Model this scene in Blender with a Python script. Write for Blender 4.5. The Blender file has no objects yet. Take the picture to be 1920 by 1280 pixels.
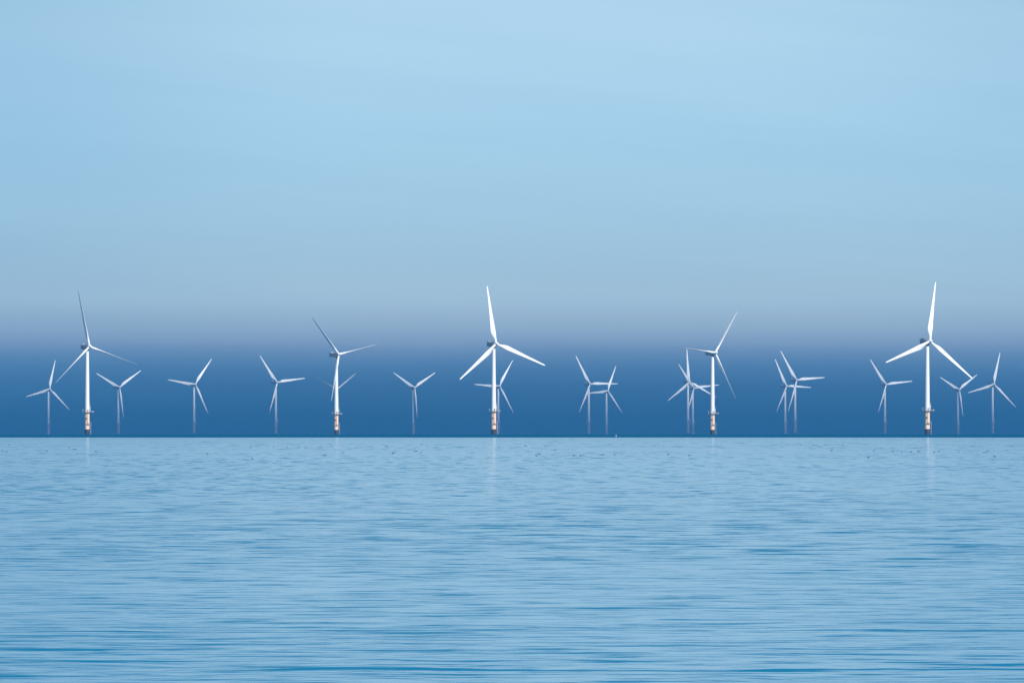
import bpy, bmesh, math, random
from mathutils import Vector, Matrix
R = math.radians
C = bpy.context.scene.collection
scn = bpy.context.scene

# ------------------------------------------------------------------ camera
EYE = 5.0                      # eye height over the sea
RE = 6371000.0                 # the sea is curved like the real one, so it has a true horizon
PX = 36 / 1920 / 322.3         # radians per photograph pixel
ROW0 = 792.46                  # photograph row at eye level
cd = bpy.data.cameras.new('camera'); cam = bpy.data.objects.new('camera', cd); C.objects.link(cam)
cd.sensor_width = 36; cd.lens = 322.3; cd.clip_start = 1; cd.clip_end = 200000
cam.location = (0, 0, EYE)
cam.rotation_euler = (R(90) + (ROW0 - 640) * PX, 0, 0)
scn.camera = cam
scn.view_settings.view_transform = 'Standard'; scn.view_settings.look = 'None'
scn.view_settings.gamma = 1; scn.view_settings.exposure = 0
scn.render.engine = 'CYCLES'

# ------------------------------------------------------------------ sun and sky
SUN_AZ, SUN_EL = 36, 34        # degrees right of straight behind the camera; elevation
az, el = R(SUN_AZ), R(SUN_EL)
sdir = Vector((math.sin(az) * math.cos(el), -math.cos(az) * math.cos(el), math.sin(el)))   # towards the sun
sl = bpy.data.lights.new('sun', 'SUN'); sl.energy = 4.8; sl.angle = R(0.5); sl.color = (1, 0.955, 0.91)
so = bpy.data.objects.new('sun', sl); C.objects.link(so); so.rotation_euler = sdir.to_track_quat('Z', 'Y').to_euler()

def lin(c):
    return tuple(((v / 255) / 12.92 if v / 255 <= 0.04045 else ((v / 255 + 0.055) / 1.055) ** 2.4) for v in c)

class NT:
    """small helper to write node trees"""
    def __init__(s, tree): s.t = tree; tree.nodes.clear()
    def n(s, kind, ins=None, **kw):
        nd = s.t.nodes.new(kind)
        for k, v in kw.items(): setattr(nd, k, v)
        for k, v in (ins or {}).items():
            if isinstance(v, bpy.types.NodeSocket): s.t.links.new(v, nd.inputs[k])
            else: nd.inputs[k].default_value = v
        return nd
    def m(s, op, a, b=0.0, c=0.0, clamp=False):
        return s.n('ShaderNodeMath', {0: a, 1: b, 2: c}, operation=op, use_clamp=clamp).outputs[0]
    def mr(s, v, a, b, c, d, kind='SMOOTHSTEP'):
        nd = s.n('ShaderNodeMapRange', interpolation_type=kind)
        for i, x in enumerate((v, a, b, c, d)):
            if isinstance(x, bpy.types.NodeSocket): s.t.links.new(x, nd.inputs[i])
            else: nd.inputs[i].default_value = x
        return nd.outputs[0]
    def mix(s, f, a, b, blend='MIX'):
        nd = s.n('ShaderNodeMix', data_type='RGBA', blend_type=blend)
        for i, x in ((0, f), (6, a), (7, b)):
            if isinstance(x, bpy.types.NodeSocket): s.t.links.new(x, nd.inputs[i])
            else: nd.inputs[i].default_value = x if i == 0 or len(x) == 4 else (*x, 1)
        return nd.outputs[2]
    def noise(s, vec, scale=1.0, detail=2.0, rough=0.5, dist=0.0):
        return s.n('ShaderNodeTexNoise', {'Vector': vec, 'Scale': scale, 'Detail': detail, 'Roughness': rough, 'Distortion': dist}).outputs[0]
    def xyz(s, x, y, z=0.0):
        return s.n('ShaderNodeCombineXYZ', {0: x, 1: y, 2: z}).outputs[0]

world = bpy.data.worlds.new('World'); scn.world = world; world.use_nodes = True
w = NT(world.node_tree)
geo = w.n('ShaderNodeTexCoord').outputs['Generated']
sep = w.n('ShaderNodeSeparateXYZ', {0: geo})
X, Y, Z = sep.outputs
sky = w.n('ShaderNodeTexSky', sky_type='NISHITA', sun_disc=False, sun_elevation=el,
          sun_rotation=math.atan2(sdir.x, sdir.y), altitude=0, air_density=1.0, dust_density=0.6, ozone_density=2.0)
# soft uneven layering of the sea mist, drawn out along the horizon
lay = w.noise(w.xyz(w.m('MULTIPLY', X, 9.0), w.m('MULTIPLY', Y, 9.0), w.m('MULTIPLY', Z, 130.0)), 1.0, 3, 0.5)
Zw = w.m('ADD', Z, w.m('MULTIPLY', w.m('SUBTRACT', lay, 0.5), 0.0016))
stops = [(826, (16, 92, 138)), (812, (17, 93, 140)), (785, (28, 98, 145)), (750, (42, 107, 157)), (715, (61, 120, 169)), (685, (88, 138, 182)),
         (658, (122, 158, 197)), (640, (144, 174, 207)), (615, (161, 190, 215)), (560, (167, 199, 221)), (490, (165, 201, 224)), (400, (167, 207, 231)),
         (290, (168, 211, 237)), (190, (171, 213, 239)), (90, (178, 217, 241)), (-50, (180, 218, 241))]
Z0, Z1 = (ROW0 - 826) * PX, (ROW0 + 50) * PX
ramp = w.n('ShaderNodeValToRGB', {0: w.mr(Zw, Z0, Z1, 0, 1, 'LINEAR')})
cr = ramp.color_ramp; cr.interpolation = 'B_SPLINE'
for i, (row, c) in enumerate(stops):
    p = ((ROW0 - row) * PX - Z0) / (Z1 - Z0)
    e = cr.elements[i] if i < 2 else cr.elements.new(p)
    if i < 2: e.position = p
for e_, (row, c) in zip(sorted(cr.elements, key=lambda q: q.position), stops): pass
cr.elements[0].position = 0; cr.elements[-1].position = 1
els = sorted(((ROW0 - r_) * PX - Z0, c) for r_, c in stops)
for e_, (p, c) in zip(cr.elements, els): e_.position = p / (Z1 - Z0); e_.color = (*lin(c), 1)
low = ramp.outputs[0]
# cloud-softened air grows deeper blue with height and away to the left
low = w.mix(w.mr(Z, 0.14, 0.48, 0, 1), low, lin((72, 156, 214)))
side = w.mr(X, -0.062, -0.012, 0.86, 1.0)
side2 = w.m('MULTIPLY', w.mr(X, 0.03, 0.075, 1.0, 0.93), w.m('SUBTRACT', 1.0, w.m('MULTIPLY', w.mr(Z, 0.022, 0.05, 0, 0.12), w.mr(w.m('ABSOLUTE', X), 0.02, 0.06, 0, 1))))
veil = w.noise(w.xyz(w.m('MULTIPLY', X, 11.0), w.m('MULTIPLY', Y, 11.0), w.m('ADD', w.m('MULTIPLY', Z, 190.0), w.m('MULTIPLY', X, 18.0))), 1.0, 5, 0.6)
side2 = w.m('MULTIPLY', side2, w.mr(veil, 0.3, 0.7, 0.945, 1.0))
tone = w.m('MULTIPLY', side, side2)
low = w.mix(w.m('SUBTRACT', 1.0, tone), low, lin((48, 135, 190)))
low10 = w.mix(1.0, low, (10, 10, 10), 'MULTIPLY')
col = w.mix(w.mr(Z, 0.25, 0.6, 0, 0.9), low10, sky.outputs[0])
bg = w.n('ShaderNodeBackground', {'Color': col, 'Strength': 0.1})
w.t.links.new(bg.outputs[0], w.n('ShaderNodeOutputWorld').inputs[0])

# ------------------------------------------------------------------ helpers
def mat(name, color, rough=0.5, metal=0.0, wear=None, wscale=0.6, spec=0.4):
    m = bpy.data.materials.new(name); m.use_nodes = True
    t = NT(m.node_tree)
    base = (*color, 1)
    if wear:
        tc = t.n('ShaderNodeTexCoord').outputs['Object']
        mp = t.n('ShaderNodeMapping', {'Vector': tc, 'Scale': (1, 1, 0.25)}).outputs[0]
        f = t.mr(t.noise(mp, wscale, 5, 0.65), 0.42, 0.75, 0, 1)
        base = t.mix(f, base, wear)
    b = t.n('ShaderNodeBsdfPrincipled', {'Base Color': base, 'Roughness': rough, 'Metallic': metal, 'Specular IOR Level': spec})
    t.t.links.new(b.outputs[0], t.n('ShaderNodeOutputMaterial').inputs[0])
    return m
M_TOWER = mat('white_tower_paint', (0.80, 0.80, 0.81), 0.45, wear=(0.74, 0.745, 0.755))
M_BLADE = mat('white_blade_gelcoat', (0.86, 0.86, 0.865), 0.35, wear=(0.80, 0.80, 0.81))
M_NAC = mat('shaded_nacelle_blue_grey', (0.36, 0.42, 0.48), 0.6, wear=(0.30, 0.36, 0.42), spec=0.2)  # shade on the nacelle's side put into an even, darker blue-grey
M_TP = mat('pale_yellow_steel_paint', (0.90, 0.63, 0.48), 0.5, wear=(0.82, 0.56, 0.42))
M_PILE = mat('dark_wet_pile', (0.02, 0.045, 0.085), 0.6, wear=(0.035, 0.055, 0.075))
M_STEEL = mat('galvanised_steel', (0.42, 0.40, 0.42), 0.55)
M_DARK = mat('dark_grating', (0.19, 0.145, 0.14), 0.7)
M_RUST = mat('rust_stain_brown', (0.52, 0.33, 0.22), 0.7)
M_BLACK = mat('black_lettering', (0.03, 0.03, 0.035), 0.6)
M_BIRD = mat('dark_plumage', (0.01, 0.014, 0.02), 0.8, spec=0.1, wear=(0.02, 0.02, 0.025), wscale=9)
M_BILL = mat('pale_bill', (0.35, 0.3, 0.2), 0.6)
M_BUOY = mat('white_buoy_paint', (0.6, 0.6, 0.65), 0.5)

def tag(o, label=None, cat=None, group=None, kind=None):
    if label: o['label'] = label
    if cat: o['category'] = cat
    if group: o['group'] = group
    if kind: o['kind'] = kind
    return o
def obj(name, bm, m, parent=None, smooth=True):
    me = bpy.data.meshes.new(name); bmesh.ops.recalc_face_normals(bm, faces=bm.faces)
    if smooth:
        for f in bm.faces: f.smooth = True
        for e in bm.edges:
            if len(e.link_faces) == 2 and e.calc_face_angle(0) > R(40): e.smooth = False
    bm.to_mesh(me); bm.free(); me.materials.append(m)
    o = bpy.data.objects.new(name, me); C.objects.link(o); o.parent = parent
    return o
def lathe(bm, prof, seg=32, mtx=Matrix(), cap=True):
    rings = []
    for r, z in prof:
        rings.append([bm.verts.new(mtx @ Vector((r * math.cos(2 * math.pi * k / seg), r * math.sin(2 * math.pi * k / seg), z))) for k in range(seg)])
    for a, b in zip(rings, rings[1:]):
        for k in range(seg): bm.faces.new((a[k], a[(k + 1) % seg], b[(k + 1) % seg], b[k]))
    if cap: bm.faces.new(rings[0][::-1]); bm.faces.new(rings[-1])
def box(bm, c, s, bev=0.0, mtx=Matrix()):
    r = bmesh.ops.create_cube(bm, size=1, matrix=mtx @ Matrix.Translation(c) @ Matrix.Diagonal((*s, 1)))
    if bev:
        es = list({e for v in r['verts'] for e in v.link_edges})
        bmesh.ops.bevel(bm, geom=es, offset=bev, segments=3, affect='EDGES', profile=0.6)
def tube(bm, pts, r, seg=8):
    for a, b in zip(pts, pts[1:]):
        a, b = Vector(a), Vector(b); d = b - a
        q = d.to_track_quat('Z', 'Y').to_matrix().to_4x4()
        lathe(bm, [(r, 0), (r, d.length)], seg, Matrix.Translation(a) @ q)
def ring(bm, rad, z, r, n=24):
    tube(bm, [(rad * math.cos(2 * math.pi * k / n), rad * math.sin(2 * math.pi * k / n), z) for k in range(n + 1)], r, 6)

# ------------------------------------------------------------------ the sea
def sea():
    bm = bmesh.new()
    radii = [0, 30, 60, 100, 150, 200, 300, 400, 500, 650, 800, 1000, 1250, 1500] + list(range(1750, 12001, 250)) + list(range(12500, 20001, 500))
    seg = 720; prev = None
    for r in radii:
        if r == 0: prev = [bm.verts.new((0, 0, 0))]; continue
        cur = [bm.verts.new((r * math.sin(2 * math.pi * k / seg), r * math.cos(2 * math.pi * k / seg), -r * r / (2 * RE))) for k in range(seg)]
        for k in range(seg):
            if len(prev) == 1: bm.faces.new((prev[0], cur[(k + 1) % seg], cur[k]))
            else: bm.faces.new((prev[k], prev[(k + 1) % seg], cur[(k + 1) % seg], cur[k]))
        prev = cur
    m = bpy.data.materials.new('sea_water'); m.use_nodes = True
    t = NT(m.node_tree)
    P = t.n('ShaderNodeNewGeometry')
    s = t.n('ShaderNodeSeparateXYZ', {0: P.outputs['Position']}); x, y = s.outputs[0], s.outputs[1]
    def field(lx, ly, off, detail=2.0, rough=0.55, dist=0.0):
        v = t.xyz(t.m('MULTIPLY', x, 1 / lx), t.m('MULTIPLY', y, 1 / ly), off)
        return t.m('SUBTRACT', t.noise(v, 1.0, detail, rough, dist), 0.5)
    # wavelets close to the shore, then longer and longer groups of them farther out
    wob = field(5, 12, 300, 3)
    y0 = y; y = t.m('ADD', y, t.m('MULTIPLY', wob, 4.0))
    acc = t.m('MULTIPLY', field(1.6, 0.32, 0, 4, 0.62), t.mr(y0, 260, 520, 1.15, 0))
    for i, (lx, ly, d0, d1, d2, d3, a) in enumerate([(2.5, 0.85, 140, 300, 480, 800, 1.3), (2.4, 2.7, 260, 430, 800, 1200, 1.4),
                                                    (2.1, 8, 420, 700, 1200, 1900, 1.35), (1.9, 26, 700, 1150, 2000, 3000, 1.1), (2.2, 90, 1300, 2200, 5000, 6000, .9)]):
        f = field(lx, ly, 7.3 * (i + 1), 3, 0.62)
        wgt = t.m('MULTIPLY', t.mr(y0, d0, d1, 0.10 if i < 2 else 0, a), t.mr(y0, d2, d3, 1, 0))
        acc = t.m('ADD', acc, t.m('MULTIPLY', f, wgt))
    # longer crests among the wavelets, low swell coming in parallel to the shore, and broad patches of breeze
    crest = t.m('ADD', t.m('MULTIPLY', field(3.4, 0.9, 40, 3), t.mr(y0, 260, 440, 1.1, 0)), t.m('MULTIPLY', field(4.2, 3.0, 44, 3), t.m('MULTIPLY', t.mr(y0, 220, 340, 0.0, 1.45), t.mr(y0, 480, 1000, 1.0, 0.0))))
    crest = t.m('MULTIPLY', t.mr(crest, 0.07, 0.27, 0, 1), 0.42)
    sw = t.m('MULTIPLY', t.mr(field(7.0, 2.4, 50, 4, 0.55), 0.01, 0.24, 0, 1), t.mr(y0, 172, 360, 0.42, 0.0))
    patch = field(60, 160, 80, 3)
    acc = t.m('ADD', t.m('ADD', acc, crest), t.m('ADD', sw, t.m('MULTIPLY', patch, 0.32)))
    acc = t.m('ADD', t.m('MULTIPLY', acc, 1.2), t.m('ADD', t.mr(y0, 165, 300, 0.05, 0.0), t.mr(y0, 165, 800, 0.06, 0.0)))
    y = y0
    steep = t.mr(acc, 0.12, 0.38, 0, 1)
    fine = t.mr(acc, -0.4, 0.25, 0, 1, 'LINEAR')
    slope = t.m('ADD', t.m('ADD', t.mr(y0, 1400, 3900, 0.024, 0.045), t.m('MULTIPLY', fine, 0.055)), t.m('MULTIPLY', steep, 0.31))
    # rougher, darker water far out where the breeze blows, with a slightly uneven near edge
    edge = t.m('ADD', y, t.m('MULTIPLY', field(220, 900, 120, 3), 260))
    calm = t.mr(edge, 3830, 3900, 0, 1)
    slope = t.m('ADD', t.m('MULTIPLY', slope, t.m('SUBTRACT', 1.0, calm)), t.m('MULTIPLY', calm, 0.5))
    sx = t.m('MULTIPLY', t.m('MULTIPLY', field(0.9, 2.0, 33, 2), 0.12), t.m('SUBTRACT', 1.0, calm))
    add = t.n('ShaderNodeVectorMath', {0: P.outputs['Normal'], 1: t.xyz(sx, t.m('MULTIPLY', slope, -1.0), 0.0)}, operation='ADD')
    nrm = t.n('ShaderNodeVectorMath', {0: add.outputs[0]}, operation='NORMALIZE').outputs[0]
    flat = t.n('ShaderNodeVectorMath', {0: P.outputs['Normal'], 1: (0.0, -0.004, 0.0)}, operation='ADD').outputs[0]
    flat = t.n('ShaderNodeVectorMath', {0: flat}, operation='NORMALIZE').outputs[0]
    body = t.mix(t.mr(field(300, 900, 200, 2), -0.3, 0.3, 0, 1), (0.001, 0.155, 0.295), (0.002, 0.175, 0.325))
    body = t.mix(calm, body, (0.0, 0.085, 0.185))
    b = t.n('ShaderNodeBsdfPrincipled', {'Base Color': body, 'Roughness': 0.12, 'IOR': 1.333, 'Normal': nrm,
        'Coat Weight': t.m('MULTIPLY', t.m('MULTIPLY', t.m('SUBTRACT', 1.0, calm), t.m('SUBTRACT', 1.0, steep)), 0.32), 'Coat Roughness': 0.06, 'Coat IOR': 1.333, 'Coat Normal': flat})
    t.t.links.new(b.outputs[0], t.n('ShaderNodeOutputMaterial').inputs[0])
    o = obj('sea', bm, m); tag(o, kind='structure', label='rippled light blue sea reaching to a dark ruffled band at the horizon', cat='sea')
    return o
sea()

# ------------------------------------------------------------------ wind turbines
HUB = 80.0; TPZ = 20.0; TILT = R(6); CONE = R(2.5); BL = 52.0
def turbine_parts():
    """unparented part meshes, reused by every turbine"""
    P = {}
    bm = bmesh.new(); lathe(bm, [(2.18, -9), (2.18, 4.9)], 40); P['monopile'] = (bm, M_PILE)
    bm = bmesh.new(); lathe(bm, [(2.26, 4.7), (2.26, 5.0), (2.12, 5.05), (2.12, TPZ - .5), (2.3, TPZ - .45), (2.3, TPZ)], 40); P['transition_piece'] = (bm, M_TP)
    # ladder well down the transition piece, ending on a small rest platform
    bm = bmesh.new()
    for s in (-.35, .35): tube(bm, [(.35 + s, -2.32, 9.6), (.35 + s, -2.32, TPZ)], .06)
    for k in range(26): tube(bm, [(0, -2.32, 9.8 + k * .4), (.7, -2.32, 9.8 + k * .4)], .04, 6)
    P['ladder'] = (bm, M_RUST)
    bm = bmesh.new(); box(bm, (1.0, -2.55, 9.35), (2.9, 1.3, .28)); P['rest_platform'] = (bm, M_DARK)
    bm = bmesh.new()
    for xx in (-.4, .5, 1.45, 2.4): tube(bm, [(xx, -3.15, 9.49), (xx, -3.15, 10.6)], .05, 6)
    for zz in (10.05, 10.6): tube(bm, [(-.4, -3.15, zz), (2.4, -3.15, zz), (2.4, -2.0, zz)], .05, 6)
    P['rest_railing'] = (bm, M_STEEL)
    bm = bmesh.new()
    for s in (-1.1, 1.1):      # boat landing: two fender tubes on stubs
        tube(bm, [(2.15 + .1, -.7 + s * .5, 11.2), (3.3, -.7 + s * .5, 11.2), (3.3, -.7 + s * .5, -3)], .17, 10)
        for zz in (8.6, 5.6, 2.8): tube(bm, [(2.0, -.7 + s * .5, zz), (3.3, -.7 + s * .5, zz)], .12)
    for k in range(32): tube(bm, [(3.05, -1.0, -1 + k * .38), (3.05, -.4, -1 + k * .38)], .03, 6)
    P['boat_landing'] = (bm, M_STEEL)
    bm = bmesh.new()           # identification panel wrapped round the transition piece
    mt = Matrix.Rotation(R(-20), 4, 'Z')
    box(bm, (0, -2.2, 14.3), (1.45, .12, .95), mtx=mt); P['identification_panel'] = (bm, M_BLACK)
    bm = bmesh.new(); box(bm, (0, -2.27, 15.2), (.9, .1, .55), mtx=mt); P['number_plate'] = (bm, M_STEEL)
    # work platform
    bm = bmesh.new(); lathe(bm, [(3.7, TPZ), (3.85, TPZ + .06), (3.85, TPZ + .30), (3.7, TPZ + .34)], 32)
    box(bm, (4.7, -.6, TPZ + .17), (2.9, 3.4, .30)); P['work_platform'] = (bm, M_DARK)
    bm = bmesh.new()
    for zz in (TPZ + .9, TPZ + 1.45): ring(bm, 3.75, zz, .055)
    for k in range(16):
        a = 2 * math.pi * k / 16; tube(bm, [(3.75 * math.cos(a), 3.75 * math.sin(a), TPZ + .3), (3.75 * math.cos(a), 3.75 * math.sin(a), TPZ + 1.45)], .05, 6)
    for xx, yy in ((3.6, -2.2), (4.5, -2.2), (5.3, -2.2), (6.05, -2.2), (6.05, -.6), (6.05, 1.0), (4.8, 1.0)):
        tube(bm, [(xx, yy, TPZ + .3), (xx, yy, TPZ + 1.5)], .06, 6)
    for zz in (TPZ + .9, TPZ + 1.5): tube(bm, [(3.4, -2.2, zz), (6.05, -2.2, zz), (6.05, 1.0, zz), (3.6, 1.0, zz)], .06, 6)
    P['platform_railing'] = (bm, M_STEEL)
    bm = bmesh.new(); box(bm, (5.3, -.9, TPZ + .95), (1.1, 1.3, 1.2), .06); P['storage_box'] = (bm, M_STEEL)
    bm = bmesh.new()           # davit crane next to the tower
    tube(bm, [(2.75, -1.1, TPZ + .3), (2.75, -1.1, TPZ + 5.0)], .2, 10); tube(bm, [(2.75, -1.1, TPZ + 4.9), (2.35, -1.4, TPZ + 7.6)], .14, 10)
    box(bm, (2.6, -1.1, TPZ + 4.2), (.7, .6, 1.5), .08); P['davit_crane'] = (bm, M_TOWER)
    bm = bmesh.new()           # navigation lamp on the platform's left end
    tube(bm, [(-3.95, -.5, TPZ - .3), (-3.95, -.5, TPZ + 2.2)], .07, 6)
    lathe(bm, [(.12, 0), (.3, .1), (.3, .55), (.1, .7)], 12, Matrix.Translation((-3.95, -.5, TPZ + 2.1))); P['navigation_lamp'] = (bm, M_TOWER)
    # tower with flange rings
    prof = [(2.1, TPZ + .3)]
    for k in range(1, 13):
        u = k / 12; prof.append((2.1 - .62 * u ** 1.25, TPZ + .3 + (HUB - 2.5 - TPZ - .3) * u))
    bm = bmesh.new(); lathe(bm, prof, 48)
    P['tower'] = (bm, M_TOWER)
    bm = bmesh.new()
    box(bm, (.7, -2.06, TPZ + 1.75), (.95, .16, 2.2), .05); P['tower_door'] = (bm, M_DARK)
    # nacelle: local X along the rotor axis (forward), Y left/right, Z up, origin on the tower axis at hub height
    bm = bmesh.new()
    sec = [(-9.4, 1.55, 1.55, -1.55), (-9.0, 1.75, 1.95, -1.9), (-4.0, 1.95, 2.1, -2.15), (0.6, 1.95, 2.05, -2.15), (1.6, 1.75, 1.8, -1.9), (2.55, 1.3, 1.3, -1.3)]
    rg = []
    for xx, hw, zt, zb in sec:
        q = []
        for k in range(28):
            a = 2 * math.pi * k / 28; ca, sa = math.cos(a), math.sin(a)
            pw = .2
            cy = math.copysign(abs(ca) ** pw, ca) * hw; cz = math.copysign(abs(sa) ** pw, sa)
            q.append(bm.verts.new((xx, cy, (zt + zb) / 2 + cz * (zt - zb) / 2)))
        rg.append(q)
    for a, b in zip(rg, rg[1:]):
        for k in range(28): bm.faces.new((a[k], a[(k + 1) % 28], b[(k + 1) % 28], b[k]))
    bm.faces.new(rg[0][::-1]); bm.faces.new(rg[-1])
    P['nacelle'] = (bm, M_NAC)
    bm = bmesh.new(); box(bm, (-7.6, 0, 2.55), (.9, 2.9, .95), .08); P['cooler'] = (bm, M_NAC)
    bm = bmesh.new()
    for yy in (-1.6, 1.6):
        tube(bm, [(-9.2, yy, 2.75), (-2.2, yy, 2.75)], .05, 6)
        for k in range(6): tube(bm, [(-9.2 + k * 1.4, yy, 1.95), (-9.2 + k * 1.4, yy, 2.75)], .05, 6)
    tube(bm, [(-9.0, .5, 2.0), (-9.0, .5, 4.0)], .07, 6); tube(bm, [(-9.3, .5, 3.9), (-8.6, .5, 3.9)], .06, 6)
    P['roof_railing'] = (bm, M_STEEL)
    bm = bmesh.new(); lathe(bm, [(1.5, -3.2), (1.62, -2.4), (1.62, -1.75)], 32); P['yaw_bearing'] = (bm, M_DARK)
    # hub and spinner, local Z forward, origin where the blade axes meet
    bm = bmesh.new(); lathe(bm, [(1.35, -1.7), (1.62, -1.35), (1.72, -.4), (1.7, .7), (1.5, 1.6), (1.15, 2.3), (.95, 2.75), (.6, 3.1), (.2, 3.22)], 36); P['hub'] = (bm, M_BLADE)
    out = {}
    for k, (bm, m) in P.items():
        o = obj(k, bm, m); out[k] = o.data; bpy.data.objects.remove(o)
    return out
def blade_mesh(name):
    """radial +Z, leading edge +X, suction side +Y (down wind); real airfoil sections with twist"""
    st = [(0.0, 1.9, 1.0, 0), (1.2, 1.9, 1.0, 0), (3.0, 2.0, .92, 10), (5.5, 2.75, .60, 13), (8.0, 3.65, .40, 13), (10.5, 4.1, .31, 12), (13, 4.0, .27, 10),
          (18, 3.45, .235, 7.5), (24, 2.9, .21, 5), (30, 2.4, .19, 3.2), (36, 1.95, .18, 1.9), (42, 1.55, .17, .9), (47, 1.2, .165, .2), (50, 1.0, .16, 0), (51.5, .8, .15, 0), (52, .35, .15, 0)]
    bm = bmesh.new(); rings = []; N = 28
    for r, c, th, tw in st:
        rd = max(0, min(1, (th - .4) / .6))           # 1 = round root
        q = []
        for k in range(N):
            a = 2 * math.pi * k / N
            u = (1 - math.cos(a)) / 2                  # 0 leading, 1 trailing
            yt = 5 * th * (0.2969 * math.sqrt(u) - .126 * u - .3516 * u * u + .2843 * u ** 3 - .1036 * u ** 4)
            sgn = 1 if a < math.pi else -1
            af = Vector((.3 - u, sgn * yt + .04 * (1 - (2 * u - 1) ** 2)))
            cc = Vector((.5 * math.cos(a), .5 * math.sin(a)))
            p = af.lerp(cc, rd) * c
            t = R(-tw); x_, y_ = p.x * math.cos(t) - p.y * math.sin(t), p.x * math.sin(t) + p.y * math.cos(t)
            q.append(bm.verts.new((x_ * 1.08, y_, r)))
        rings.append(q)
    for a, b in zip(rings, rings[1:]):
        for k in range(N): bm.faces.new((a[k], a[(k + 1) % N], b[(k + 1) % N], b[k]))
    bm.faces.new(rings[0][::-1]); bm.faces.new(rings[-1])
    o = obj(name, bm, M_BLADE); me = o.data; bpy.data.objects.remove(o); return me
PARTS = turbine_parts(); BLADE = blade_mesh('blade')
def part(name, parent, mtx=None):
    o = bpy.data.objects.new(name, PARTS[name]); C.objects.link(o); o.parent = parent
    if mtx is not None: o.matrix_local = mtx
    return o
def turbine(txpx, huby, yaw, th, L, pitch, label, group):
    e = (ROW0 - huby) * PX                              # distance from the hub's height over eye level
    a_, b_, c_ = 1 / (2 * RE), e, -(HUB - EYE)
    d = (-b_ + math.sqrt(b_ * b_ - 4 * a_ * c_)) / (2 * a_)
    x = (txpx - 960) * PX * d
    root = bpy.data.objects.new('wind_turbine', None); C.objects.link(root)
    root.location = (x, d, -(x * x + d * d) / (2 * RE))
    root.empty_display_size = 5
    tag(root, label, 'wind turbine', group)
    part('monopile', root)
    tp = part('transition_piece', root)
    for n in ('ladder', 'rest_platform', 'rest_railing', 'boat_landing', 'identification_panel', 'number_plate'): part(n, tp)
    wp = part('work_platform', root)
    for n in ('platform_railing', 'davit_crane', 'navigation_lamp', 'storage_box'): part(n, wp)
    tw = part('tower', root); part('tower_door', tw)
    ph = R(yaw)
    ax = Vector((math.sin(ph) * math.cos(TILT), -math.cos(ph) * math.cos(TILT), math.sin(TILT)))
    e1 = Vector((math.cos(ph), math.sin(ph), 0)); e2 = ax.cross(e1)
    if e2.z < 0: e2 = -e2
    fl = Vector((math.sin(ph), -math.cos(ph), 0)); lf = Vector((0, 0, 1)).cross(fl)
    mn = Matrix((( fl.x, lf.x, 0, 0), (fl.y, lf.y, 0, 0), (0, 0, 1, HUB), (0, 0, 0, 1)))
    na = part('nacelle', root, mn)
    for n in ('cooler', 'roof_railing'): part(n, na)
    part('yaw_bearing', root, Matrix.Translation((0, 0, HUB)))
    hc = Vector((0, 0, HUB)) + ax * 4.2
    zc = e1.cross(ax)
    part('hub', root, Matrix(((e1.x, zc.x, ax.x, hc.x), (e1.y, zc.y, ax.y, hc.y), (e1.z, zc.z, ax.z, hc.z), (0, 0, 0, 1))))
    for k in range(3):
        a = R(th + 120 * k)
        rad = (e1 * math.sin(a) + e2 * math.cos(a)) * math.cos(CONE) + ax * math.sin(CONE)
        tan = e1 * math.cos(a) - e2 * math.sin(a)
        fw = tan.cross(rad); fw = -fw if fw.dot(ax) < 0 else fw        # up wind
        p = R(pitch)
        cx = tan * math.cos(p) + fw * math.sin(p)                       # leading edge
        yy = rad.cross(cx)
        m = Matrix(((cx.x, yy.x, rad.x, 0), (cx.y, yy.y, rad.y, 0), (cx.z, yy.z, rad.z, 0), (0, 0, 0, 1)))
        m = Matrix.Translation(hc + rad * 1.2) @ m @ Matrix.Diagonal((1, 1, (L - 1.2) / BL, 1))
        b = bpy.data.objects.new('blade', BLADE); C.objects.link(b); b.parent = root; b.matrix_local = m
    return root
NEAR = 'large near wind turbines with visible pale yellow bases'
FAR = 'smaller far wind turbines fading into the haze'
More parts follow.
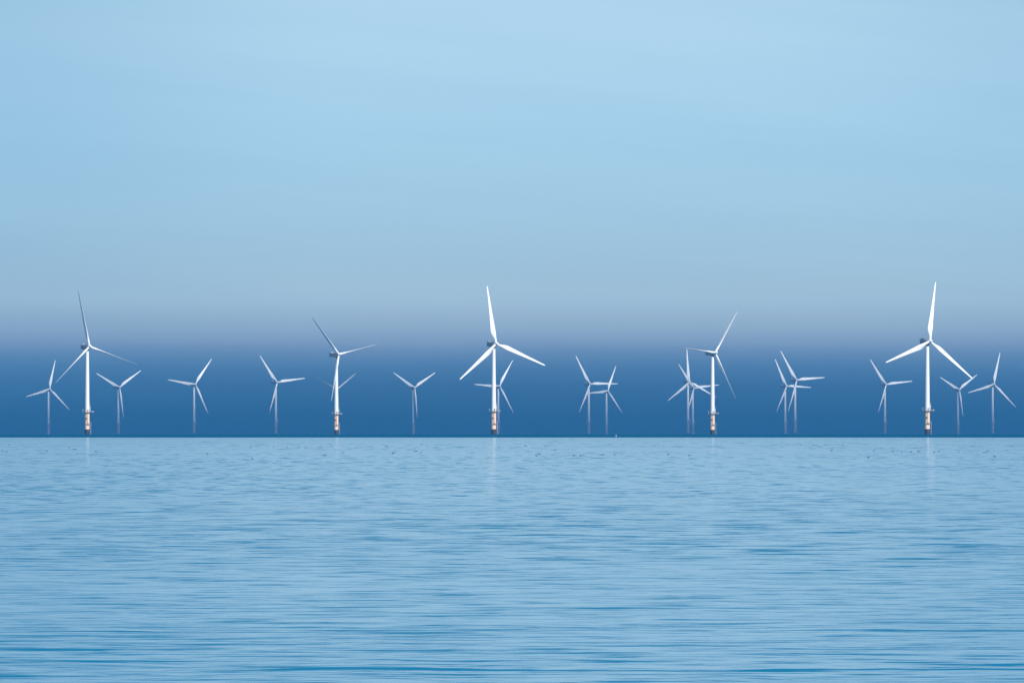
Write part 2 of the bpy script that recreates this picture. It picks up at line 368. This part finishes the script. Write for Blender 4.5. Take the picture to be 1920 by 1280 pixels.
#  tower px, hub row, yaw, blade angle, length, pitch
TB = [
 (163.5, 650.5, 32, 109, 51.5, 80, 'large white turbine at far left with thin feathered blades, its nacelle poking out left', NEAR),
 (630.5, 665.0, 40, 78, 50, 85, 'large white turbine second from left, one blade hanging down along its tower', NEAR),
 (925.7, 645.5, 31, 112, 52, 4, 'large white turbine just left of the centre with broad bright blades in an upside-down Y', NEAR),
 (1336, 662.0, 37, 36, 50, 80, 'large white turbine right of centre with a thin level blade pointing left', NEAR),
 (1738.7, 640.7, 31, 9, 52, 4, 'tallest large white turbine at far right with broad blades, one upright', NEAR),
 (90.7, 729.5, 34, 15, 50, 10, 'small hazy turbine at the far left edge, left of the leftmost large turbine', FAR),
 (221.7, 726.2, 35, 57, 50, 10, 'small hazy turbine with a Y of blades just right of the leftmost large turbine', FAR),
 (363.7, 720.7, 32, 38, 50, 8, 'small hazy turbine standing alone, third small one from the left', FAR),
 (517, 717.2, 36, 83, 50, 8, 'small hazy turbine alone, just left of the second large turbine', FAR),
 (629, 730.5, 36, 55.5, 48, 70, 'small hazy turbine hidden behind the tower of the second large turbine, only blades showing', FAR),
 (774.7, 727, 37, 60, 49, 10, 'small hazy turbine, Y of blades, between second large turbine and the centre one', FAR),
 (934, 724, 33, 33, 49, 10, 'small hazy turbine close behind and right of the large centre turbine tower', FAR),
 (1103.7, 720.2, 34, 90, 50, 5, 'left small turbine of the overlapping pair right of centre, its level blade crossing its neighbour', FAR),
 (1136.9, 733.1, 38, 25, 48, 10, 'right and lower small turbine of the overlapping pair right of centre', FAR),
 (1289.8, 716.6, 34, 117, 51, 6, 'small turbine with an upright blade just left of the large turbine right of centre', FAR),
 (1298.8, 728, 32, 84, 49, 10, 'lower small turbine squeezed between the upright-blade one and the large turbine right of centre', FAR),
 (1472, 724.2, 38, 93, 49, 10, 'left and lower small turbine of the overlapping pair between the two right-hand large turbines', FAR),
 (1490.6, 713, 38, 86, 51, 6, 'right and taller small turbine of the overlapping pair between the two right-hand large turbines', FAR),
 (1659, 721.2, 31, 84, 48, 10, 'small hazy turbine standing alone left of the tallest large turbine', FAR),
 (1796, 730.5, 35, 57, 46, 10, 'faint small turbine with a Y of blades just right of the tallest large turbine', FAR),
 (1861, 720.7, 29, 15, 51, 10, 'small hazy turbine at the far right edge with one blade nearly upright', FAR),
]
for a in TB: turbine(*a)

# ------------------------------------------------------------------ seabirds and a buoy
def sea_point(px, py):
    dep = (py - ROW0) * PX
    k = 1 / (2 * RE); d = (dep - math.sqrt(dep * dep - 4 * k * EYE)) / (2 * k)
    x = (px - 960) * PX * d
    return x, d, -(x * x + d * d) / (2 * RE)
def bird_meshes():
    bm = bmesh.new()
    pr = [(-.34, .02, .10), (-.26, .06, .085), (-.12, .12, .06), (.04, .135, .05), (.16, .10, .07), (.23, .05, .12)]
    mt = Matrix(((0, 0, 1, 0), (1, 0, 0, 0), (0, 1, 0, 0), (0, 0, 0, 1)))
    rg = []
    for xx, r, zc in pr: rg.append([bm.verts.new((xx, r * 1.1 * math.cos(a), zc + r * math.sin(a))) for a in [2 * math.pi * k / 14 for k in range(14)]])
    nk = [(.25, .045, .17), (.26, .04, .25), (.27, .05, .31), (.31, .055, .34), (.36, .035, .335)]
    for i, (xx, r, zc) in enumerate(nk):
        up = i < 3
        rg.append([bm.verts.new((xx - (r * math.sin(a) if up else 0), r * math.cos(a), zc + (0 if up else r * math.sin(a)))) for a in [2 * math.pi * k / 14 for k in range(14)]])
    for a, b in zip(rg, rg[1:]):
        for k in range(14): bm.faces.new((a[k], a[(k + 1) % 14], b[(k + 1) % 14], b[k]))
    bm.faces.new(rg[0]); bm.faces.new(rg[-1])
    o = obj('seabird', bm, M_BIRD); body = o.data; bpy.data.objects.remove(o)
    bm = bmesh.new(); lathe(bm, [(.022, 0), (.012, .06), (.004, .09)], 8, Matrix.Translation((.36, 0, .335)) @ Matrix.Rotation(R(90), 4, 'Y'))
    o = obj('bill', bm, M_BILL); bill = o.data; bpy.data.objects.remove(o)
    return body, bill
BODY, BILL = bird_meshes()
rb = random.Random(4)
RAFTS = {
 'tiny dark seabird afloat near the far left edge, below the leftmost turbines': [(5, 845), (12, 847), (88, 846), (129, 839), (138, 842.5), (141, 842.5), (180, 847), (200, 831), (17, 834.5), (471, 834), (470, 839), (473, 860), (389, 851)],
 'tiny dark seabird afloat below the second large turbine': [(514, 839), (538, 839), (561, 839), (574, 840), (602, 838.5), (618, 833), (622, 836.5), (644, 848.5), (606, 854), (610, 854), (724, 836.5), (727, 837), (737, 850), (740, 848.5), (778, 846.5), (781.5, 846.5), (790, 832.5), (789, 849)],
 'tiny dark seabird afloat below the overlapping small pair right of centre': [(984, 836), (987, 836), (1022, 837), (1035, 843.5), (1041, 843.5), (1006, 854.5), (1008.5, 852), (1012, 852), (1075, 854.2), (1078, 854.2), (1089, 854.4), (1095, 854.2), (1130, 852.5), (1152.5, 852.5), (1253, 852), (1292, 854), (1234, 829)],
 'tiny dark seabird afloat between the right-hand large turbines': [(1501, 834), (1526, 834), (1548, 834), (1581, 829), (1580, 834), (1559, 844.5), (1638, 845.5), (1628, 858), (1674, 846.5), (1691, 847), (1708, 847.3), (1624, 834)],
 'tiny dark seabird afloat at the right, below the tallest turbine': [(1721, 845.5), (1723.5, 847.3), (1751, 847.3), (1761, 846.3), (1797, 847.3), (1844, 848.3), (1848, 848.5), (1852, 846), (1865, 856.3), (1898, 837), (1827, 830)],
}
for label, pts in RAFTS.items():
    for px, py in pts:
        b = bpy.data.objects.new('seabird', BODY); C.objects.link(b)
        x, y, z = sea_point(px, py)
        b.location = (x, y, z); s = rb.uniform(.75, 1.05) * .62; b.scale = (s, s, s)
        b.rotation_euler.z = rb.choice((0, math.pi)) + rb.uniform(-.5, .5)
        tag(b, label, 'bird', 'seabirds resting on the water')
        k = bpy.data.objects.new('bill', BILL); C.objects.link(k); k.parent = b
def flying_bird():
    bm = bmesh.new()
    lathe(bm, [(.01, -.32), (.07, -.18), (.1, 0), (.08, .16), (.05, .24), (.02, .33)], 12, Matrix.Rotation(R(90), 4, 'Y'))
    o = obj('seabird', bm, M_BIRD)
    for s in (-1, 1):
        bm = bmesh.new(); rr = []
        for u, yy, zz, c in ((0, .06, .02, .16), (1, .32, .16, .17), (2, .62, .12, .1), (3, .78, .07, .02)):
            rr.append([bm.verts.new(p) for p in ((c, s * yy, zz), (0, s * yy, zz + .018), (-c, s * yy, zz), (0, s * yy, zz - .012))])
        for a, b in zip(rr, rr[1:]):
            for k in range(4): bm.faces.new((a[k], a[(k + 1) % 4], b[(k + 1) % 4], b[k]))
        bm.faces.new(rr[0]); bm.faces.new(rr[-1])
        obj('wing', bm, M_BIRD, o)
    d = 5200; o.location = ((1241 - 960) * PX * d, d, EYE + (ROW0 - 414) * PX * d); o.rotation_euler.z = R(20)
    tag(o, 'tiny lone bird flying high in the open sky right of centre', 'bird')
flying_bird()
def buoy():
    x, y, z = sea_point(1155, 818.0)
    bm = bmesh.new(); lathe(bm, [(.5, -.2), (.7, .1), (.7, .6), (.45, .75)], 20)
    o = obj('buoy', bm, M_BUOY); o.location = (x, y, z); o.scale = (.5, .5, .5)
    bm = bmesh.new()
    for k in range(4):
        a = math.pi / 2 * k; tube(bm, [(.4 * math.cos(a), .4 * math.sin(a), .7), (.15 * math.cos(a), .15 * math.sin(a), 1.8)], .04, 6)
    obj('mast', bm, M_BUOY, o)
    bm = bmesh.new(); lathe(bm, [(.22, 1.75), (.24, 1.9), (.1, 2.2)], 14); obj('lamp', bm, M_BUOY, o)
    tag(o, 'tiny pale buoy in the dark ruffled band below the pair right of centre', 'buoy')
buoy()

# ------------------------------------------------------------------ air
def volume(name, color, dens, aniso=0.0):
    m = bpy.data.materials.new(name); m.use_nodes = True; t = NT(m.node_tree)
    v = t.n('ShaderNodeVolumePrincipled', {'Color': (*color, 1), 'Density': dens, 'Anisotropy': aniso})
    t.t.links.new(v.outputs[0], t.n('ShaderNodeOutputMaterial').inputs['Volume'])
    return m
bm = bmesh.new(); box(bm, (0, 0, 62), (41000, 41000, 192)); 
o = obj('haze', bm, volume('haze_air', (0.24, 0.46, 0.76), 1.6e-5), smooth=False); tag(o, 'thin bluish haze over the whole sea', 'haze', kind='stuff')
# low bank of sea mist between the near row and the far rows, thinning upward to nothing
def mist():
    bm = bmesh.new(); W = 4000
    prof = [(9650, -9.2), (12950, -14.8), (12800, -4), (12450, 12), (12030, 26), (11750, 42), (11600, 62), (11500, 90), (11400, 125), (11300, 155), (11200, 125), (11100, 90), (11000, 62), (10850, 42), (10570, 26), (10150, 12), (9800, -2)]
    l = [bm.verts.new((-W, a, b)) for a, b in prof]; r = [bm.verts.new((W, a, b)) for a, b in prof]
    n = len(prof)
    for k in range(n): bm.faces.new((l[k], l[(k + 1) % n], r[(k + 1) % n], r[k]))
    bm.faces.new(l[::-1]); bm.faces.new(r)
    o = obj('mist_bank', bm, volume('low_mist', (0.015, 0.225, 0.53), 7.5e-4), smooth=False)
    tag(o, 'low blue sea mist veiling the lower towers of the small far turbines', 'mist', kind='stuff')
mist()
